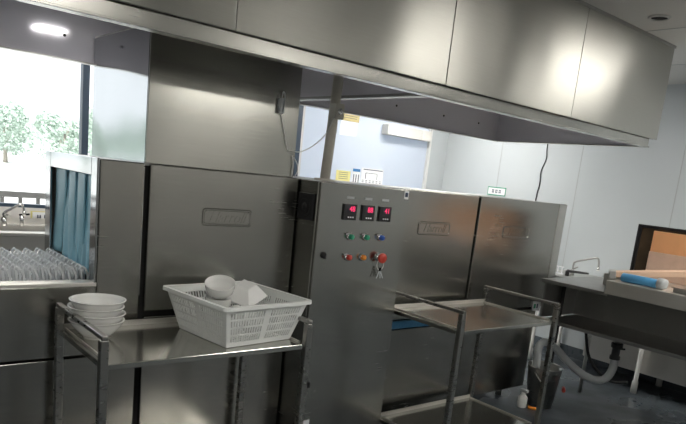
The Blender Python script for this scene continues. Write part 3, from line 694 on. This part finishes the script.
bm = BM(); tube(bm, [(6.45, 3.80, .72), (6.45, 3.80, .78)], .022, 12); tube(bm, [(6.45, 3.80, .775), (6.45, 3.55, .79)], [.018, .01], 10); obj('lever', bm, 'black', t)
t = thing('dish_rack', 'small white rack with cups beside the machine end', 'rack', (6.5, 4.0, .72))
bm = BM(); [bar(bm, (6.5, 3.90+.05*k, .72), (6.5, 3.90+.05*k, .80), .01, .01, up=(1, 0, 0)) for k in range(5)]; bar(bm, (6.5, 3.88, .8), (6.5, 4.12, .8), .01, .01); bar(bm, (6.5, 3.88, .725), (6.5, 4.12, .725), .03, .01); obj('rack_wires', bm, 'paper', t)

# bucket, hose, valve, bottle
t = thing('bucket', 'steel bucket on the floor behind the right trolley', 'bucket', (5.04, 3.02, ZF))
bm = BM(); lathe(bm, [(0, .003), (.11, .003), (.112, 0), (.15, .36), (.155, .365), (.155, .372), (.147, .368), (.108, .01), (0, .01)], (5.04, 3.02, ZF), 36); obj('pail', bm, 'steel', t)
bm = BM(); pts = [(5.04+.155*math.cos(a), 3.02-.10*abs(math.sin(a)), ZF+.33-.13*math.sin(a)) for a in [math.pi*k/12 for k in range(13)]]; tube(bm, pts, .004, 6); obj('handle', bm, 'steel', t)
bm = BM(); tube(bm, [(5.14, 2.86, -.13), (5.20, 2.90, -.12)], .016, 8); obj('red_grip', bm, 'red', t, label='red plastic grip')
bm = BM(); pts = smooth_pts([(4.985, 3.075, -.18), (4.985, 3.08, .1), (4.99, 3.09, .21), (5.03, 3.09, .262), (5.12, 3.08, .26), (5.19, 3.03, .21), (5.25, 2.95, .12), (5.31, 2.82, .03), (5.37, 2.71, -.005), (5.44, 2.65, .02), (5.48, 2.625, .11), (5.49, 2.63, .21)], 8)
tube(bm, pts, .034, 14, True, lambda i: 1+.05*(i % 2)); o = obj('drain_hose', bm, 'hose')
tag(o, 'fat grey drain hose looping from the bucket to the black valve', 'hose')
t = thing('drain_valve', 'black drain valve above the hose end under the bench', 'valve', (5.49, 2.63, .20))
bm = BM(); lathe(bm, [(.045, 0), (.045, .03), (.035, .04), (.035, .1), (.05, .11), (.05, .15), (0, .15)], (5.49, 2.63, .20), 18); obj('body', bm, 'black', t)
bm = BM(); tube(bm, [(5.49, 2.63, .35), (5.49, 2.63, .474)], .03, 14); obj('pipe', bm, 'steel', t)
bm = BM(); bar(bm, (5.49, 2.63, .30), (5.45, 2.54, .32), .02, .015); obj('valve_lever', bm, 'black', t)
bm = BM(); tube(bm, smooth_pts([(5.6, 3.02, .47), (5.62, 3.0, .3), (5.66, 2.95, .1), (5.75, 2.85, -.05), (5.9, 2.8, -.12), (6.15, 2.78, -.15)], 6), .014, 8)
tag(obj('black_tube', bm, 'rubber'), 'thin black tube hanging from the undershelf to the floor', 'tube')
t = thing('spray_bottle', 'small white bottle on the floor between the right trolley and the bucket', 'bottle', (4.83, 3.06, ZF))
bm = BM(); lathe(bm, [(0, 0), (.04, 0), (.042, .01), (.042, .09), (.018, .115), (.018, .14), (0, .14)], (4.83, 3.06, ZF), 20); obj('bottle_body', bm, 'cable_w', t)
bm = BM(); box(bm, 4.812, 4.848, 3.02, 3.09, ZF+.14, ZF+.165); obj('nozzle', bm, 'seam', t, .004)
bm = BM(); tube(bm, smooth_pts([(4.84, 3.0, ZF+.014), (4.87, 2.95, ZF+.014), (4.90, 2.93, ZF+.014), (4.905, 2.90, ZF+.014)], 5), [.014]*15+[.009], 8); tag(obj('yellow_cord', bm, 'amber'), 'small yellow cord lying beside the bottle on the floor', 'cord')

# right wall sign and cable
t = thing('wall_sign', 'small white sign with green border on the right wall', 'sign', (XR-.003, 5.33, 1.5))
obj('border', B(XR-.006, XR-.001, 5.19, 5.48, 1.495, 1.605), 'green', t); obj('face', B(XR-.008, XR-.005, 5.20, 5.47, 1.507, 1.593), 'paper', t)
for gy in (5.28, 5.335, 5.39):
    bm = BM()
    for dy, dz, w, h in ((0, .015, .036, .007), (0, -.012, .036, .007), (-.01, 0, .007, .045), (.01, 0, .007, .045)): box(bm, XR-.01, XR-.007, gy+dy-w/2, gy+dy+w/2, 1.55+dz-h/2, 1.55+dz+h/2)
    obj('character', bm, 'ink', t)
bm = BM(); tube(bm, smooth_pts([(XR-.008, 4.64, ZC-.002), (XR-.008, 4.66, 2.4), (XR-.008, 4.68, 2.15), (XR-.008, 4.665, 2.0), (XR-.008, 4.71, 1.85), (XR-.008, 4.70, 1.7), (XR-.008, 4.72, 1.5), (XR-.008, 4.72, .9)], 6), .006, 6)
tag(obj('wall_cable', bm, 'black'), 'thin black cable hanging down the right wall', 'cable')
